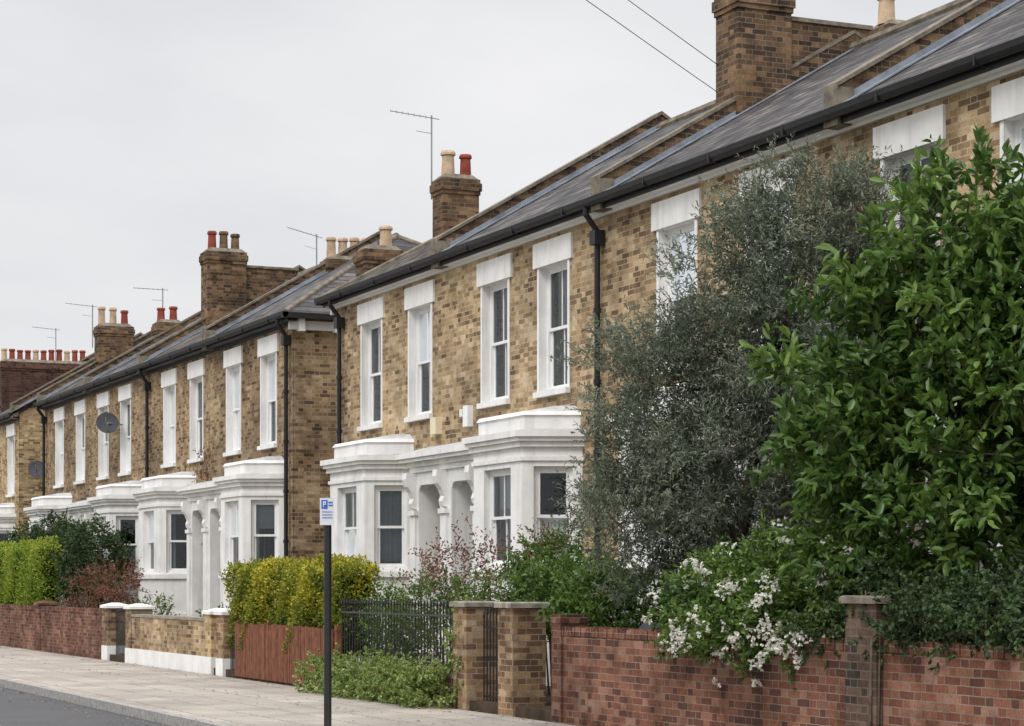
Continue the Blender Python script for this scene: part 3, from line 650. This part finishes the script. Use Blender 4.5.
bush('flowering_bush',[(11.0,18.8,1.4,.68,1.3,.6),(10.7,18.6,1.1,.42,1.1,.45),(11.2,17.5,1.5,.6,.8,.6),(10.95,19.9,1.3,.5,.7,.45)],350,9,9,.18,.075,.038,'leaf_bush',flowers=185,fells=[(11.0,18.5,1.42,.66,1.5,.58),(10.68,18.7,1.15,.42,1.1,.42),(10.9,19.9,1.3,.5,.6,.42),(10.9,17.6,1.4,.5,.7,.5)],base=(11.1,18.6))
bush('ivy_hedge',[(10.8,y,1.3,.38,.75,.27) for y in (9.5,10.6,11.7,12.8,13.8,14.8,15.7)],480,7,9,.14,.055,.042,'leaf_dark')
bush('ivy',[(10.72,16.45,1.5,.30,.32,.17),(10.85,17.2,1.2,.4,.5,.3),(10.6,16.3,1.1,.12,.2,.3)],60,7,9,.13,.055,.042,'leaf_dark')
bush('garden_shrub',[(11.5,23.4,1.25,.6,.7,.6),(11.7,24.9,1.4,.6,.7,.5)],130,8,9,.22,.09,.042,'leaf_bush')
bush('garden_shrub',[(12.0,26.0,1.5,.55,1.0,.6),(11.8,22.4,1.2,.5,.7,.55)],120,8,9,.22,.08,.035,'leaf_green')
bush('garden_shrub',[(11.4,28.2,1.15,.5,1.3,.6),(11.6,26.8,1.1,.45,.7,.45)],130,7,8,.28,.055,.03,'leaf_mixed')
bush('garden_shrub',[(11.2,30.0,.95,.3,.7,.6),(11.1,29.3,.8,.25,.7,.4)],80,7,8,.22,.055,.03,'leaf_bush')
bush('rose_bush',[(11.7,28.3,1.7,.45,1.4,.42),(12.0,26.2,1.7,.4,.9,.45)],70,5,7,.38,.055,.028,'leaf_red')
bush('ground_ivy',[(10.36,y,.2,.3,.55,.34) for y in np.arange(26.5,31,.6)],380,6,8,.11,.05,.038,'leaf_ivy',stems=1)
bush('climbing_ivy',[(10.62,26.0,.9,.08,.2,.5),(10.6,26.0,.4,.12,.25,.35)],34,5,7,.1,.045,.034,'leaf_ivy',stems=2)
def hedge(name,x0,x1,y0,y1,z0,z1,n,L,W,leaf,core='core'):
    A=[(y1-y0)*(z1-z0),(x1-x0)*(z1-z0),(x1-x0)*(z1-z0),(x1-x0)*(y1-y0),(y1-y0)*(z1-z0)]; A=np.array(A)*[1.3,1.3,.6,1.2,.4]
    k=rng.choice(5,n,p=A/A.sum()); a=rng.random((n,3)); P=np.array([x0,y0,z0])+a*np.array([x1-x0,y1-y0,z1-z0]); O=np.zeros((n,3))
    for i,(ax,val,s) in enumerate(((0,x0,-1),(1,y0,-1),(1,y1,1),(2,z1,1),(0,x1,1))):
        q=k==i; P[q,ax]=val; O[q,ax]=s
    b=.05*np.sin(P[:,1]*2.3+P[:,2]*1.7)+.05*np.sin(P[:,1]*5.1+P[:,2]*4+P[:,0]*3)+.03*np.sin(P[:,1]*13+2*np.sin(P[:,2]*9))+rng.normal(size=n)*.04
    P=P+O*b[:,None]
    nc=120; cen=np.array([x0,y0,z0])+rng.random((nc,3))*np.array([x1-x0,y1-y0,z1-z0]); val=rng.random(nc)
    d2=((P[:,None,:]-cen[None])**2).sum(2); clump=val[d2.argmin(1)]
    zf=np.clip((P[:,2]-z0)/(z1-z0),0,1)
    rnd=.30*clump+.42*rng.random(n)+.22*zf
    D=nrm(O*.7+rng.normal(size=(n,3))*.7+np.array([0,0,.35]))
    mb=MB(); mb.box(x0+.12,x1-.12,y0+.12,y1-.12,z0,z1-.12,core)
    for y in np.arange(y0+.3,y1,.7): mb.tube((.5*(x0+x1),y,0),(.5*(x0+x1),y,z0+.2),.03,.02,'bark',6)
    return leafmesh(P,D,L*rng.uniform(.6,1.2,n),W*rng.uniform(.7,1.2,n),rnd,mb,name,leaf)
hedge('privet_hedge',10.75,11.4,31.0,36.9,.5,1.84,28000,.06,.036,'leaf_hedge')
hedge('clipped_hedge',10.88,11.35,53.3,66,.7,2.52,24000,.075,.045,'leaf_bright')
bush('evergreen_shrub',[(12.0,52.9,1.95,.8,1.2,1.15),(12.3,54.5,2.1,.9,1.3,1.15)],160,9,9,.26,.09,.045,'leaf_dark')
bush('evergreen_shrub',[(12.4,60,2.3,.9,5,1.0)],150,9,9,.28,.09,.045,'leaf_dark')
bush('red_leaf_shrub',[(11.6,48.9,1.4,.5,1.2,.6),(11.3,50.6,1.3,.4,.8,.5)],70,7,8,.3,.07,.035,'leaf_red')
bush('garden_shrub',[(11.8,46.5,.8,.5,1.2,.4)],40,7,8,.2,.07,.035,'leaf_mixed')
bush('garden_shrub',[(11.6,39.5,.75,.4,1.2,.35)],40,7,8,.2,.07,.035,'leaf_bush')
bush('wall_climber',[(13.5,48.3,3.4,.08,.25,1.4)],30,5,6,.25,.05,.03,'leaf_red',stems=5)
n=900; P=np.stack([rng.choice([6.6,10.4,9],n,p=[.45,.35,.2])+rng.normal(size=n)*.25,rng.uniform(14,60,n),np.zeros(n)],1)
P[:,0]=np.clip(P[:,0],5.5,10.5); P[:,2]=np.where(P[:,0]<6.86,-.112,.012)
D=rng.normal(size=(n,3)); D[:,2]=.05
leafmesh(P,D,np.full(n,.05),np.full(n,.035),rng.random(n),None,'fallen_leaves','litter',up=3,droop=0,fold=.1)

# ------------------------------------------------------------ light
SE=math.radians(48)
w=bpy.data.worlds.new('World'); scene.world=w; w.use_nodes=True; t=NT.__new__(NT); t.t=w.node_tree; t.n=t.t.nodes; t.l=t.t.links; t.n.clear()
sky=t.new('ShaderNodeTexSky',sky_type='NISHITA'); sky.sun_disc=False; sky.sun_elevation=SE
tc=t.new('ShaderNodeTexCoord').outputs['Generated']; X,Y,Z=t.sep(tc)
mp=t.new('ShaderNodeMapping'); t.l.new(tc,mp.inputs[0]); mp.inputs['Scale'].default_value=(1,1,2.6)
cl=t.noise(3.6,5,.5,vec=mp.outputs[0])
col=t.ramp(cl,[(.30,(7.2,7.2,7.5)),(.5,(8.2,8.2,8.35)),(.68,(9.1,9.05,9.1))])
z=t.new('ShaderNodeMapRange',interpolation_type='SMOOTHSTEP'); t.l.new(Z,z.inputs[0]); z.inputs[1].default_value=.24; z.inputs[2].default_value=.85; z.inputs[3].default_value=1; z.inputs[4].default_value=2.8
vm=t.new('ShaderNodeVectorMath',operation='SCALE'); t.l.new(col,vm.inputs[0]); t.l.new(z.outputs[0],vm.inputs['Scale'])
mx=t.mix(.95,sky.outputs[0],vm.outputs[0])
bg=t.new('ShaderNodeBackground'); t.l.new(mx,bg.inputs[0]); bg.inputs[1].default_value=.1
o=t.new('ShaderNodeOutputWorld'); t.l.new(bg.outputs[0],o.inputs[0])
sd=bpy.data.lights.new('sun','SUN'); sd.energy=1.4; sd.angle=math.radians(20); sd.color=(1,.98,.94)
so=bpy.data.objects.new('sun',sd); scene.collection.objects.link(so)
dirv=Vector((-math.cos(SE)*.82,-math.cos(SE)*.57,math.sin(SE)))
so.rotation_euler=dirv.to_track_quat('Z','Y').to_euler(); so.location=(-10,-10,30)
sky.sun_rotation=math.atan2(dirv.x,dirv.y)

cd=bpy.data.cameras.new('camera'); cam=bpy.data.objects.new('camera',cd); scene.collection.objects.link(cam)
cam.location=(0,0,1.6); cam.rotation_euler=(math.radians(90),0,-math.atan(962/2200))
cd.sensor_width=36; cd.lens=36*2200/1024; cd.shift_y=(583-363)/1024; cd.clip_end=3000
scene.camera=cam
